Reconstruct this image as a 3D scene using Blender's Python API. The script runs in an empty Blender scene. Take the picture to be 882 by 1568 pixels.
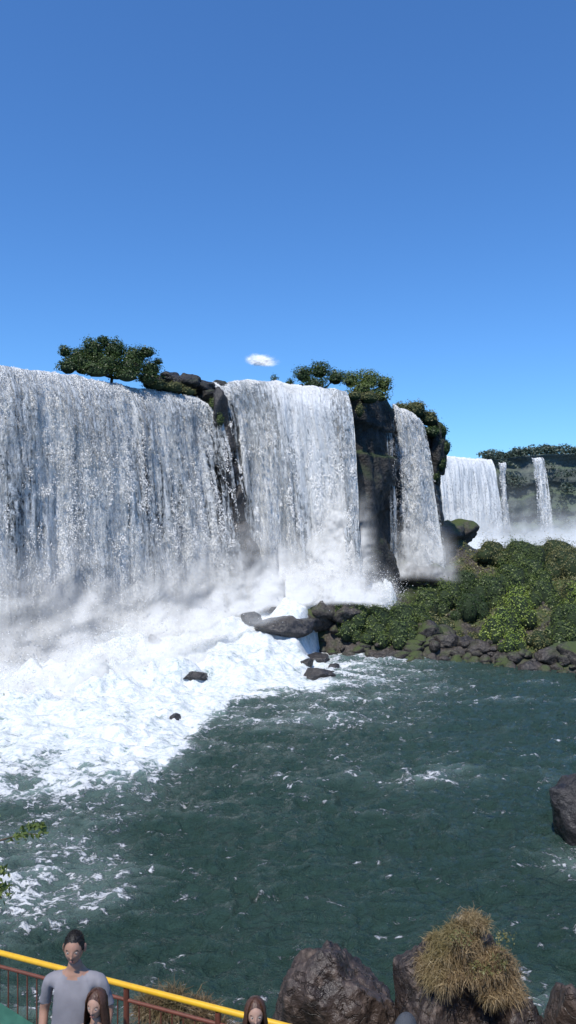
import bpy, bmesh, math, numpy as np
from mathutils import Vector
rng=np.random.default_rng(7)
scene=bpy.context.scene
scene.view_settings.view_transform='Standard'
scene.view_settings.look='None'
scene.view_settings.exposure=0

# ---------------------------------------------------------------- noise
def _h(x,y,z):
    h=(x*374761393+y*668265263+z*1442695041)&0xffffffff
    h=((h^(h>>13))*1274126177)&0xffffffff
    h=((h^(h>>15))*2246822519)&0xffffffff
    return ((h^(h>>16))/4294967296.0)*2-1
def vn(x,y,z=0.0):
    x,y,z=np.broadcast_arrays(np.asarray(x,float),np.asarray(y,float),np.asarray(z,float))
    xi=np.floor(x).astype(np.int64);yi=np.floor(y).astype(np.int64);zi=np.floor(z).astype(np.int64)
    fx=x-xi;fy=y-yi;fz=z-zi
    u=fx*fx*(3-2*fx);v=fy*fy*(3-2*fy);w=fz*fz*(3-2*fz)
    def L(a,b,t): return a+(b-a)*t
    return L(L(L(_h(xi,yi,zi),_h(xi+1,yi,zi),u),L(_h(xi,yi+1,zi),_h(xi+1,yi+1,zi),u),v),
             L(L(_h(xi,yi,zi+1),_h(xi+1,yi,zi+1),u),L(_h(xi,yi+1,zi+1),_h(xi+1,yi+1,zi+1),u),v),w)
def fbm(x,y,z=0.0,o=4,g=.5):
    s=0;a=1;t=0
    x=np.asarray(x,float);y=np.asarray(y,float);z=np.asarray(z,float)
    for i in range(o):
        s=s+a*vn(x+17.3*i,y-9.1*i,z+5.7*i);t+=a;a*=g;x=x*2.03;y=y*2.03;z=z*2.03
    return s/t
def ss(t): 
    t=np.clip(t,0,1);return t*t*(3-2*t)

# ---------------------------------------------------------------- mesh helpers
def mesh_np(name,V,F,smooth=False,mats=(),attrs=None,uv=None,mi=None):
    me=bpy.data.meshes.new(name)
    V=np.ascontiguousarray(V,dtype=np.float32);F=np.ascontiguousarray(F,dtype=np.int32)
    n,k=F.shape
    me.vertices.add(len(V));me.vertices.foreach_set('co',V.ravel())
    me.loops.add(n*k);me.loops.foreach_set('vertex_index',F.ravel())
    me.polygons.add(n);me.polygons.foreach_set('loop_start',np.arange(n,dtype=np.int32)*k)
    me.update(calc_edges=True)
    me.polygons.foreach_set('use_smooth',np.full(n,smooth))
    for m in mats: me.materials.append(m)
    if mi is not None: me.polygons.foreach_set('material_index',np.asarray(mi,dtype=np.int32))
    if attrs:
        for a,val in attrs.items():
            at=me.attributes.new(a,'FLOAT','POINT');at.data.foreach_set('value',np.ascontiguousarray(val,dtype=np.float32).ravel())
    if uv is not None:
        l=me.uv_layers.new(name='UVMap');l.data.foreach_set('uv',np.ascontiguousarray(uv[F.ravel()],dtype=np.float32).ravel())
    me.update();me.validate()
    return me
def obj(name,me,parent=None,loc=None):
    o=bpy.data.objects.new(name,me);scene.collection.objects.link(o)
    if parent: o.parent=parent
    if loc is not None:o.location=loc
    return o
def empty(name,loc=(0,0,0)):
    o=bpy.data.objects.new(name,None);scene.collection.objects.link(o);o.location=loc;o.empty_display_size=.3
    return o
def gridF(nr,nc):
    i=np.arange(nr*nc).reshape(nr,nc)
    return np.stack([i[:-1,:-1],i[:-1,1:],i[1:,1:],i[1:,:-1]],-1).reshape(-1,4)
_ico={}
def ico(s):
    if s not in _ico:
        bm=bmesh.new();bmesh.ops.create_icosphere(bm,subdivisions=s,radius=1)
        bm.verts.index_update()
        _ico[s]=(np.array([v.co[:] for v in bm.verts]),np.array([[v.index for v in f.verts] for f in bm.faces]));bm.free()
    return _ico[s]
def unit(v): return v/np.maximum(np.linalg.norm(v,axis=-1,keepdims=True),1e-9)
def rdir(n): return unit(rng.normal(size=(n,3)))
def flakes(C,N,size,aspect=.5,up=None):
    n=len(C);r=rdir(n) if up is None else up
    a=unit(np.cross(N,r));b=np.cross(N,a)
    if up is not None: a,b=b,a
    s=np.asarray(size).reshape(-1,1)*np.ones((n,1))
    V=np.stack([C-a*s*.5,C+b*s*.5*aspect,C+a*s*.5,C-b*s*.5*aspect],1).reshape(-1,3)
    return V,np.arange(4*n).reshape(-1,4)
def join(parts):
    Vs=[];Fs=[];o=0
    for V,F in parts: Vs.append(V);Fs.append(F+o);o+=len(V)
    return np.concatenate(Vs),np.concatenate(Fs)

# ---------------------------------------------------------------- materials
class M:
    def __init__(s,name):
        s.m=bpy.data.materials.new(name);s.m.use_nodes=True;s.n=s.m.node_tree.nodes;s.l=s.m.node_tree.links
        s.b=s.n['Principled BSDF'];s.out=s.n['Material Output']
    def N(s,t,**k):
        x=s.n.new(t)
        for a,v in k.items():setattr(x,a,v)
        return x
    def L(s,a,b):s.l.new(a,b)
    def val(s,sock,v):
        if hasattr(v,'is_output') : s.L(v,sock)
        else: sock.default_value=v
    def math(s,op,a,b=0.0,c=None):
        x=s.N('ShaderNodeMath',operation=op);s.val(x.inputs[0],a);s.val(x.inputs[1],b)
        if c is not None:s.val(x.inputs[2],c)
        return x.outputs[0]
    def mr(s,v,a,b,c=0.,d=1.,smooth=True):
        x=s.N('ShaderNodeMapRange');x.interpolation_type='SMOOTHSTEP' if smooth else 'LINEAR'
        s.val(x.inputs[0],v);x.inputs[1].default_value=a;x.inputs[2].default_value=b;x.inputs[3].default_value=c;x.inputs[4].default_value=d
        return x.outputs[0]
    def pos(s):return s.N('ShaderNodeNewGeometry').outputs['Position']
    def uv(s):return s.N('ShaderNodeTexCoord').outputs['UV']
    def objc(s):return s.N('ShaderNodeTexCoord').outputs['Object']
    def map(s,v,sc,loc=(0,0,0)):
        x=s.N('ShaderNodeMapping');s.L(v,x.inputs[0]);x.inputs['Scale'].default_value=sc;x.inputs['Location'].default_value=loc
        return x.outputs[0]
    def noise(s,v,scale=1,detail=5,rough=.55,dist=0):
        x=s.N('ShaderNodeTexNoise');s.L(v,x.inputs['Vector']);x.inputs['Scale'].default_value=scale
        x.inputs['Detail'].default_value=detail;x.inputs['Roughness'].default_value=rough;x.inputs['Distortion'].default_value=dist
        return x.outputs['Fac']
    def mix(s,f,a,b):
        x=s.N('ShaderNodeMix',data_type='RGBA');s.val(x.inputs[0],f)
        for k,c in ((6,a),(7,b)):
            if hasattr(c,'is_output'):s.L(c,x.inputs[k])
            else:x.inputs[k].default_value=(*c,1)
        return x.outputs[2]
    def bump(s,h,dist=.1,st=1,nrm=None):
        x=s.N('ShaderNodeBump');s.L(h,x.inputs['Height']);x.inputs['Distance'].default_value=dist;x.inputs['Strength'].default_value=st
        if nrm:s.L(nrm,x.inputs['Normal'])
        return x.outputs[0]
    def attr(s,name):
        x=s.N('ShaderNodeAttribute');x.attribute_name=name;return x.outputs['Fac']
    def rnd(s):return s.N('ShaderNodeNewGeometry').outputs['Random Per Island']

def rock_mat(name,c1,c2,c3,sc=1.,bd=.15,rough=.8,moss=None,crk=.25):
    m=M(name);p=m.pos()
    a=m.noise(p,.9*sc,7,.62);b=m.noise(p,5*sc,5,.6);c=m.noise(p,.35*sc,3)
    col=m.mix(m.mr(a,.35,.65),c1,c2);col=m.mix(m.mr(b,.48,.72),col,c3)
    h=m.math('ADD',m.math('MULTIPLY',a,1.5),m.math('MULTIPLY',b,.4))
    if crk:
        rd=m.noise(m.map(p,(1,1,1.6)),1.3*sc,5,.55,.6)
        ridge=m.math('ABSOLUTE',m.math('SUBTRACT',rd,.5));crack=m.mr(ridge,0,.022)
        col=m.mix(m.mr(crack,0,1,crk,0,False),col,tuple(x*.4 for x in c1))
        h=m.math('ADD',h,m.math('MULTIPLY',crack,crk*.5))
    if moss:
        nz=m.N('ShaderNodeSeparateXYZ');m.L(m.N('ShaderNodeNewGeometry').outputs['Normal'],nz.inputs[0])
        f=m.math('MULTIPLY',m.mr(nz.outputs[2],.1,.7),m.mr(c,.42,.6))
        col=m.mix(f,col,moss)
    m.L(col,m.b.inputs['Base Color'])
    r=m.mr(c,.4,.6,rough-.3,rough,False);m.L(r,m.b.inputs['Roughness'])
    m.L(m.bump(h,bd,1),m.b.inputs['Normal'])
    return m.m
M_cliff=rock_mat('basalt_cliff',(.011,.011,.012),(.028,.025,.024),(.05,.042,.035),.6,.6,.75,(.03,.05,.012),0)
M_shore=rock_mat('shore_rock',(.02,.017,.015),(.055,.044,.037),(.12,.10,.08),1.,.25,.8,(.05,.07,.015),0)
M_rock=rock_mat('foreground_basalt',(.024,.017,.014),(.064,.045,.036),(.13,.095,.076),1.1,.15,.65,None,.4)
M_rockwet=rock_mat('wet_basalt',(.012,.011,.012),(.04,.034,.032),(.06,.055,.05),1.2,.2,.5,None,0)
M_bank=rock_mat('bank_soil',(.05,.035,.02),(.12,.085,.05),(.07,.07,.025),1.5,.1,.9,None,0)
M_bed=rock_mat('riverbed',(.03,.03,.02),(.06,.05,.04),(.07,.07,.05),.3,.1,.9,None,0)

def leaf_mat(name,c1,c2,c3,trans=.35):
    m=M(name);r=m.rnd();p=m.pos()
    col=m.mix(r,c1,c2);col=m.mix(m.mr(m.noise(p,.5,3),.45,.62),col,c3)
    d=m.N('ShaderNodeBsdfDiffuse');t=m.N('ShaderNodeBsdfTranslucent');g=m.N('ShaderNodeBsdfGlossy')
    g.inputs['Roughness'].default_value=.45;g.inputs['Color'].default_value=(.6,.6,.6,1)
    m.L(col,d.inputs[0]);m.L(col,t.inputs[0])
    x=m.N('ShaderNodeMixShader');x.inputs[0].default_value=trans;m.L(d.outputs[0],x.inputs[1]);m.L(t.outputs[0],x.inputs[2])
    y=m.N('ShaderNodeMixShader');y.inputs[0].default_value=.04;m.L(x.outputs[0],y.inputs[1]);m.L(g.outputs[0],y.inputs[2])
    m.L(y.outputs[0],m.out.inputs[0]);return m.m
L_dark=leaf_mat('foliage_dark',(.03,.055,.014),(.09,.14,.037),(.05,.085,.025))
L_mid=leaf_mat('foliage_mid',(.075,.115,.025),(.19,.235,.06),(.115,.16,.045))
L_lime=leaf_mat('foliage_bright',(.17,.24,.035),(.36,.43,.09),(.24,.32,.06))
L_olive=leaf_mat('foliage_olive',(.12,.125,.042),(.26,.24,.10),(.18,.18,.065))
L_far=leaf_mat('foliage_far_hazed',(.055,.085,.065),(.10,.135,.095),(.08,.11,.085))  # paler, bluish greens: distance haze is mixed into the leaf colour
L_dry=leaf_mat('dry_grass',(.15,.095,.045),(.52,.39,.22),(.27,.22,.10),.35)
L_drydark=leaf_mat('dry_brush',(.10,.065,.035),(.26,.18,.09),(.12,.12,.04),.3)
def plain(name,c,r=.6,c2=None,sc=8,bd=.01,metal=0):
    m=M(name);p=m.objc();n=m.noise(p,sc,5)
    m.L(m.mix(m.mr(n,.3,.7),c,c2 if c2 else tuple(x*.75 for x in c)),m.b.inputs['Base Color'])
    m.b.inputs['Roughness'].default_value=r;m.b.inputs['Metallic'].default_value=metal
    m.L(m.bump(n,bd,.5),m.b.inputs['Normal']);return m.m
M_bark=plain('bark',(.10,.075,.05),.9,(.05,.035,.025),6,.03)
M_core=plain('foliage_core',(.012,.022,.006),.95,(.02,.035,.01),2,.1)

MN=Vector((-.15,-.5,.85)).normalized()
def cloudy(m,c,tr,col=None):
    """water droplets in air: scatter light evenly whatever way each flake faces"""
    d=m.N('ShaderNodeBsdfDiffuse');t=m.N('ShaderNodeBsdfTranslucent')
    k=m.N('ShaderNodeCombineXYZ')
    for i in range(3):k.inputs[i].default_value=MN[i]
    m.L(k.outputs[0],d.inputs['Normal'])
    if col is None:
        n=m.noise(m.pos(),.4,2);col=m.mix(n,c,tuple(x*.96 for x in c))
    m.L(col,d.inputs[0]);m.L(col,t.inputs[0]);x=m.N('ShaderNodeMixShader');x.inputs[0].default_value=tr
    m.L(d.outputs[0],x.inputs[1]);m.L(t.outputs[0],x.inputs[2]);return x.outputs[0]
def spray_mat(name,c=(.78,.79,.80),tr=.2):
    m=M(name);m.L(cloudy(m,c,tr),m.out.inputs[0]);return m.m
M_spray=spray_mat('spray_droplets')
def mist_mat(name,c,s1=.35,s2=1.3,lo=.15,hi=1.5):
    m=M(name);p=m.pos()
    a=m.noise(m.map(p,(s1,s1,s1*.8)),1,6,.6,.4);b=m.noise(m.map(p,(s2,s2,s2*.7)),1,4,.6,.3)
    d=m.attr('dens');q=m.math('ADD',m.mr(a,.25,.7,lo,hi),m.mr(b,.3,.7,-.2,.2))
    al=m.math('MULTIPLY',d,q);cl=m.N('ShaderNodeClamp');m.L(al,cl.inputs[0]);cl.inputs[2].default_value=.97
    sh=cloudy(m,c,.25);tp=m.N('ShaderNodeBsdfTransparent');y=m.N('ShaderNodeMixShader')
    m.L(cl.outputs[0],y.inputs[0]);m.L(tp.outputs[0],y.inputs[1]);m.L(sh,y.inputs[2]);m.L(y.outputs[0],m.out.inputs[0]);return m.m
M_mist=mist_mat('mist_vapour',(.75,.76,.765),.3,1.1,.45,1.3)
M_mistfar=mist_mat('mist_vapour_far',(.70,.74,.78),.05,.2,.5,1.2)
M_cloud=mist_mat('cloud_vapour',(.90,.91,.93),.02,.06,.7,1.1)

def fall_mat(name,seed,lo,hi,k1,k2,k3):
    m=M(name);u=m.uv();L=(seed,seed*1.7,0)
    A=m.noise(m.map(u,(2.6,.17,1),L),1,6,.64,.3)
    B=m.noise(m.map(u,(4.2,1.5,1),L),1,5,.74,.8)
    C=m.noise(m.map(u,(.42,.03,1),L),1,3,.5)
    d=m.attr('dens')
    v=m.math('ADD',d,m.math('MULTIPLY',m.math('SUBTRACT',A,.5),k1))
    v=m.math('ADD',v,m.math('MULTIPLY',m.math('SUBTRACT',B,.5),k2))
    v=m.math('ADD',v,m.math('MULTIPLY',m.math('SUBTRACT',C,.5),k3))
    al=m.mr(v,lo,hi)
    col=m.mix(m.mr(v,lo+.05,hi+.35),(.38,.40,.41),(.95,.95,.94))
    h=m.math('ADD',m.math('MULTIPLY',A,.8),m.math('MULTIPLY',B,.9))
    bp=m.bump(h,.42,1)
    D=m.N('ShaderNodeBsdfDiffuse');T=m.N('ShaderNodeBsdfTranslucent');m.L(col,D.inputs[0]);m.L(col,T.inputs[0]);m.L(bp,D.inputs['Normal'])
    x=m.N('ShaderNodeMixShader');x.inputs[0].default_value=.1;m.L(D.outputs[0],x.inputs[1]);m.L(T.outputs[0],x.inputs[2])
    tp=m.N('ShaderNodeBsdfTransparent');y=m.N('ShaderNodeMixShader');m.L(al,y.inputs[0]);m.L(tp.outputs[0],y.inputs[1]);m.L(x.outputs[0],y.inputs[2])
    m.L(y.outputs[0],m.out.inputs[0]);return m.m
F_main=fall_mat('falling_water',3.1,.22,.66,1.5,1.3,1.0)
F_front=fall_mat('falling_water_veil',11.7,.40,.85,1.5,2.1,.8)

def water_mat():
    m=M('river_water');p=m.pos();f=m.attr('foam')
    big=m.noise(m.map(p,(.05,.08,.05)),1,3)
    A=m.noise(m.map(p,(.8,1.25,1)),1,7,.68,.5)
    Bn=m.noise(m.map(p,(3.2,5.0,2)),1,5,.70,.8)
    tot=m.math('ADD',m.math('MULTIPLY',f,1.15),m.math('MULTIPLY',m.math('SUBTRACT',A,.5),2.1))
    tot=m.math('ADD',tot,m.math('MULTIPLY',m.math('SUBTRACT',Bn,.5),2.3))
    fac=m.mr(tot,.45,.72)
    base=m.mix(big,(.025,.052,.040),(.044,.084,.067))
    milky=m.mr(f,.08,.85)
    base=m.mix(milky,base,(.24,.33,.30))
    wh=m.mix(m.mr(m.math('ADD',m.math('MULTIPLY',Bn,.6),m.math('MULTIPLY',A,.4)),.36,.6),(.46,.52,.51),(.77,.78,.78))  # grey-to-white foam tones carry part of the billow shading as colour
    m.L(m.mix(fac,base,wh),m.b.inputs['Base Color'])
    m.L(m.mr(fac,0,1,.10,.75,False),m.b.inputs['Roughness'])
    m.b.inputs['IOR'].default_value=1.33
    h=m.math('ADD',m.noise(m.map(p,(1.9,2.9,2)),1,7,.66,.3),m.math('MULTIPLY',fac,.25))
    bs=m.N('ShaderNodeBump');m.L(h,bs.inputs['Height']);bs.inputs['Distance'].default_value=.55
    m.L(m.mr(f,.3,.9,1,.5,False),bs.inputs['Strength'])
    m.L(bs.outputs[0],m.b.inputs['Normal']);return m.m
M_water=water_mat()

# ---------------------------------------------------------------- world, sun, camera
el=math.radians(62);S=Vector((-.42,-.9,0)).normalized()*math.cos(el)+Vector((0,0,math.sin(el)))
w=bpy.data.worlds.new('World');scene.world=w;w.use_nodes=True;nt=w.node_tree
bg=nt.nodes['Background'];sky=nt.nodes.new('ShaderNodeTexSky');sky.sky_type='NISHITA';sky.sun_disc=False
sky.sun_elevation=el;sky.sun_rotation=math.atan2(S.x,S.y);sky.ozone_density=2.0;sky.air_density=1.0;sky.dust_density=.5;sky.altitude=200
tint=nt.nodes.new('ShaderNodeMix');tint.data_type='RGBA';tint.blend_type='MULTIPLY';tint.inputs[0].default_value=1;tint.inputs[7].default_value=(.60,1.08,1.62,1)
nt.links.new(sky.outputs[0],tint.inputs[6]);nt.links.new(tint.outputs[2],bg.inputs[0]);bg.inputs[1].default_value=.112
sd=bpy.data.lights.new('sun','SUN');sd.energy=4.6;sd.angle=math.radians(.5);sd.color=(1,.955,.88)
so=obj('sun',sd);so.rotation_euler=S.to_track_quat('Z','Y').to_euler();so.location=(0,0,80)
cd=bpy.data.cameras.new('camera');cam=obj('camera',cd,loc=(0,0,12));cam.rotation_euler=(math.radians(90),0,0)
cd.sensor_fit='VERTICAL';cd.sensor_height=36;cd.lens=25.95;cd.clip_end=12000;cd.clip_start=.05;scene.camera=cam

# ---------------------------------------------------------------- ground sheet + wide river
g=np.linspace(-1,1,120);gx,gy=np.meshgrid(np.sign(g)*abs(g)**2.5*6000,np.sign(g)*abs(g)**2.5*6000)
gz=-4+fbm(gx*.02,gy*.02,0,3)*1.2
obj('ground',mesh_np('ground',np.stack([gx,gy,gz],-1).reshape(-1,3),gridF(120,120),True,[M_bed]))

# ---------------------------------------------------------------- river surface (pool + rapids)
def xright(y): return np.interp(y,[40,50,54,60,65.5,66.8,68.5,70],[2,2.2,1.8,1.6,2.6,6,10.6,10.9])
def Hrap(x,y):
    ys=np.interp(x,[-60,-25,-12,-6,0,2,12],[34,40,43,47,53,55,55])
    ye=np.interp(x,[-60,-30,-20,-15.5,-11,-6,1,8,12],[43,50,55,59,63,67,68,68,68])
    hm=np.interp(x,[-60,-20,-12,-6,0,8,12],[2.0,2.0,2.9,3.9,4.8,4.8,4.6])
    t=np.clip((y-ys)/(ye-ys),0,1)
    return hm*t**1.2*ss((xright(y)-x)/1.6+.3)
ny,nx=680,700
yy=5.5*np.exp(np.linspace(0,math.log(150/5.5),ny));uu=np.linspace(-1,1,nx)
Y,U=np.meshgrid(yy,uu,indexing='ij');X=U*(Y*.62+9)
wv=fbm(X*.35+fbm(X*.2,Y*.2,3,2)*1.2,Y*.62,1,5,.55)
wx=fbm(X*.3,Y*.3,31,3)*1.5
rid=1-abs(fbm(X*.6+3+wx,Y*1.05+wx,7,4))*2
rid2=1-abs(fbm(X*1.5+wx,Y*2.3,17,3))*2
H=Hrap(X,Y);rapid=ss(H/.6)
yf=np.interp(X,[-60,-25,-12,-8,-6,-5,-3.6,1.3,6,7.6,9,11],[25,26,27.8,29.3,32,38,45.5,49,48,50,56,60])
sd_=(Y-yf)+fbm(X*.18,Y*.18,4,4)*7+fbm(X*.6,Y*.6,14,4)*3
edge=ss((10.5+(Y-60).clip(0,20)*.25+fbm(X*.25,Y*.4,33,4)*6-X)/6.5)
quiet=ss((X-1.5)/2.5)*ss((Y-51.5)/3)*ss((66.5-Y)/1.0)
foam=ss((sd_+3.5)/13)*edge*(1-.45*quiet)
foam=foam*(0.86+.32*fbm(X*.35,Y*.35,2,4)+.22*rid2)
foam=np.maximum(foam,rapid*(.90+.22*fbm(X*.3,Y*.3,12,4)))
tail=ss((sd_+20)/22)*.29*ss((19-X)/10)
eddy=np.exp(-(((X-10.0)/1.6)**2+((Y-25.3)/1.6)**2))*.40
streak=np.clip(fbm(X*.12,Y*.45,9,4),0,1)*.30
cap=np.clip(wv*.5+rid*.35-.20,0,1)*.62  # foam on wave crests; its white flecks also stand in for sun glints
F_=np.clip(np.maximum(foam,tail)+eddy+streak+cap,0,1)
Z=wv*.28+(rid-.5)*.26+(rid2-.5)*.09+H+rapid*(fbm(X*.4,Y*.4,5,4,.5)*1.2)+foam*fbm(X*.7,Y*.8,6,4,.5)*.35
obj('river',mesh_np('river',np.stack([X,Y,Z],-1).reshape(-1,3),gridF(ny,nx),True,[M_water],{'foam':F_}))
g=np.linspace(-1,1,80);gx,gy=np.meshgrid(np.sign(g)*abs(g)**2*2500,np.sign(g)*abs(g)**2*2500)
obj('river_far',mesh_np('river_far',np.stack([gx,gy,gx*0-.9],-1).reshape(-1,3),gridF(80,80),True,[M_water],{'foam':gx*0+.05}))

# ---------------------------------------------------------------- cliffs
def resample(P,n):
    P=np.array(P,float);s=np.r_[0,np.cumsum(np.linalg.norm(np.diff(P[:,:2],axis=0),axis=1))]
    t=np.linspace(0,s[-1],n);return np.stack([np.interp(t,s,P[:,i]) for i in range(P.shape[1])],1),t
def cliff(name,P,n,mats,zb=-3,back=45,lean=2.,amp=1.,sc=.25,rows=110,cap=.0):
    Q,s=resample(P,n)
    T=np.gradient(Q[:,:2],axis=0);T=unit(T)
    k=np.ones(9)/9
    T=np.stack([np.convolve(np.pad(T[:,i],4,'edge'),k,'valid') for i in range(2)],1);T=unit(T)
    Nn=np.stack([T[:,1],-T[:,0]],1)
    rb=20
    V=[]
    for j in range(rows+rb):
        if j<rows:
            t=j/(rows-1);z=zb+(Q[:,2]-zb)*t
            ledge=np.floor(z/2.8+fbm(s*.08,z*.1,1,2)*.8)
            off=lean*(1-t)**1.2+amp*(fbm(s*sc,z*sc*.7,2,5,.55)*1.6+_h(ledge.astype(np.int64),np.int64(3),np.int64(1))*.35+(1-abs(fbm(s*sc*1.6,z*.06,8,3))*2)*.5-.4)
            off=off*ss((1-t)*14+.15)
            x=Q[:,0]+Nn[:,0]*off;y=Q[:,1]+Nn[:,1]*off
            z=z+fbm(s*.5,z*.5,6,2)*.3*(1-t)
        else:
            t=(j-rows+1)/rb;x=Q[:,0];y=Q[:,1]+back*t**1.5;z=Q[:,2]+cap*ss(t*4)+fbm(x*.2,y*.2,5,3)*.4*t
        V.append(np.stack([x,y,z],1))
    V=np.array(V)
    return obj(name,mesh_np(name,V.reshape(-1,3),gridF(rows+rb,n)[:,::-1],True,mats))
cliff('cliff',[(-75,42,23),(-33,56,23),(-22.6,60,23.3),(-18.7,64,23.4),(-14,68,23.0),(-8.9,71.9,23),(-7.8,73.6,24.5),(-1.3,73.8,24.4),(3.5,73.2,23.6),(5.6,71.6,23.4),(8,73,23.8),(10.2,76.5,23.8),(11,81.8,23.5),(14.2,82.8,22.2),(16,84,21.6),(17.3,90,21),(15,104,21)],560,[M_cliff])

# ---------------------------------------------------------------- waterfalls
def waterfall(name,top,bot,n,rows,densf,mat_m,mat_f,back=2.5,amp=.5,veil=60000,veil_size=.13,lip=.22):
    A,s=resample(top,n);B,_=resample(bot,n)
    A[:,2]+=fbm(s*.9,s*0,77,4)*lip
    root=empty(name,tuple(A[n//2]))
    o0=A[n//2]
    T=unit(np.gradient(A[:,:2],axis=0));Nn=np.stack([T[:,1],-T[:,0]],1)
    def surf(sf,v,off=0.):
        i=sf*(n-1)
        def g(Pp): return np.stack([np.interp(i,np.arange(n),Pp[:,k]) for k in range(Pp.shape[1])],-1)
        a=g(A);b=g(B);nn=g(Nn);vc=np.clip(v,0,1)
        h=np.sqrt(vc)
        x=a[...,0]+(b[...,0]-a[...,0])*h;y=a[...,1]+(b[...,1]-a[...,1])*h;z=a[...,2]+(b[...,2]-a[...,2])*vc
        bk=np.clip(-v,0,1)*20*back/2.5
        y=y+bk*.9;z=z+ (1-np.exp(-bk))*.12
        S_=sf*s[-1];D_=v*(A[0,2]-B[0,2])
        d=amp*(fbm(S_*1.1,D_*.07,3,4)*1.5+fbm(S_*1.8,D_*.4,5,4)*.7*vc+(fbm(S_*.3,D_*.05,13,3))*2.0)*ss(vc*6)+off*ss(vc*8)
        return np.stack([x+nn[...,0]*d,y+nn[...,1]*d,z],-1),S_,D_
    v=np.r_[np.linspace(-.12,0,10)[:-1],np.linspace(0,1.06,rows)**1.0]
    VV,SF=np.meshgrid(v,np.linspace(0,1,n),indexing='ij')
    for nm,off,mt,dd,seed in (('sheet',0.,mat_m,0.,0),('veil',.45,mat_f,-.20,50)):
        P,S_,D_=surf(SF,VV,off)
        de=densf(SF,np.clip(VV,0,1))+dd
        uv=np.stack([S_+seed,D_],-1).reshape(-1,2)
        obj(nm,mesh_np(nm,P.reshape(-1,3)-o0,gridF(len(v),n)[:,::-1],True,[mt],{'dens':de},uv),root)
    m=veil*4
    sf=rng.random(m);vv=rng.random(m)
    P,S_,D_=surf(sf,vv,0.)
    q=fbm(S_*2.6,D_*.7,21,5,.62)+.5*fbm(S_*.5,D_*.15,23,3)-.35*vv
    keep=np.argsort(-(q+rng.random(m)*.3+(densf(sf,vv)-.5)*.6))[:veil]
    P=P[keep];sf=sf[keep];vv=vv[keep]
    i=(sf*(n-1)).astype(int);off=(.1+rng.random(veil)**2*.8)*np.sqrt(vv+.03)
    P[:,0]+=Nn[i,0]*off;P[:,1]+=Nn[i,1]*off
    nr=unit(np.stack([Nn[i,0],Nn[i,1],np.full(veil,.8)],1)+rng.normal(size=(veil,3))*.35)
    V,F=flakes(P-o0,nr,veil_size*(.4+rng.random(veil)),.42,up=np.tile([[0.,0,1]],(veil,1))*1.0+rng.normal(size=(veil,3))*.2)
    obj('droplets',mesh_np('droplets',V,F,False,[M_spray]),root)
    return root
def d1(sf,v):
    s=sf*75
    b=.87-.26*ss(v*1.8)+.18*ss((v-.5)*3)
    b=b-.06*np.exp(-((s-62.5-v*1.2)/.8)**2)*ss(v*5)
    b=b-.35*ss((sf-.94)/.05)
    return b+.12*fbm(s*.25,v*2,3,3)
waterfall('waterfall',[(-60,47,23.2),(-33,54,23.2),(-22.6,58,23.5),(-18.7,62,23.6),(-14.1,66,23.2),(-8.7,70,22.9),(-6.9,70.8,21.6)],
 [(-58,43,1.2),(-30,50,1.2),(-20,54,1.3),(-15.5,58.5,1.8),(-11,62,2.4),(-6,66.5,3.4),(-4,67.5,4)],420,170,d1,F_main,F_front,amp=.5,veil=80000)
def d2(sf,v):
    b=.88-.14*v+.60*np.exp(-((sf-.64-.18*v)/.22)**2)
    b=b-.42*ss((.16+.12*v-sf)/.12)*ss(v*7)
    b=b-.25*np.exp(-((sf-.95)/.04)**2)*(1-v)
    return b
waterfall('waterfall',[(-7.6,72,24.6),(-4,72,24.8),(-1.3,72,24.7),(2,71.5,24.2),(5.4,70,23.6)],
 [(-4.4,69.5,4.3),(-2,69,4.4),(1,68.6,4.6),(4.5,68,4.8),(7.2,67.6,4.8)],260,190,d2,F_main,F_front,amp=.7,veil=50000)
def d3(sf,v):
    return .82-.18*v-.35*ss((.15-sf)/.15)+.0*v
waterfall('waterfall',[(11.2,80,23.7),(12.8,80.5,23.3),(14.2,81,22.2)],
 [(11.8,78,6.5),(14,77.5,6.3),(16.4,77.5,6)],90,170,d3,F_main,F_front,amp=.25,veil=9000,veil_size=.12)
def dthin(sf,v): return .50+0*v-.05*v
waterfall('waterfall',[(10.0,76.3,23.6),(10.7,77.3,23.4)],[(10.3,75.2,7),(11.2,76,7)],24,120,dthin,F_main,F_front,amp=.15,veil=900,veil_size=.1)

# far falls
cliff('far_cliff',[(-160,240,29),(20,235,29),(44,214,27),(57,222,27),(75,224,29.5),(100,216,29.5),(170,190,30),(320,150,30)],420,[rock_mat('far_cliff_rock_hazed',(.06,.075,.075),(.10,.12,.11),(.14,.155,.14),.2,.8,.9,(.08,.11,.07),0)],zb=-3,back=900,lean=8,amp=3,sc=.07,rows=60,cap=1.5)  # rock colours lightened to include aerial haze; no haze volume here
F_far=fall_mat('falling_water_far',5.5,.2,.6,.5,.3,.6)
def df(sf,v): return 1.3-.2*v
waterfall('waterfall',[(41,205,27.8),(59,214.5,27.2)],[(42,200,0),(60.5,209,0)],90,70,df,F_far,F_front,amp=.5,veil=4000,veil_size=.4)
def dg(sf,v): return .75-.15*v-.5*abs(sf-.5)
waterfall('waterfall',[(61.6,216.5,26.5),(64.2,217.5,26.5)],[(60.8,211,1),(63.8,212,1)],24,70,dg,F_main,F_front,amp=.5,veil=500,veil_size=.35)
waterfall('waterfall',[(71.5,217.5,28),(74.8,217.3,28)],[(71.5,211,4),(76,211,4)],24,70,dg,F_main,F_front,amp=.5,veil=500,veil_size=.35)

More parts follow.
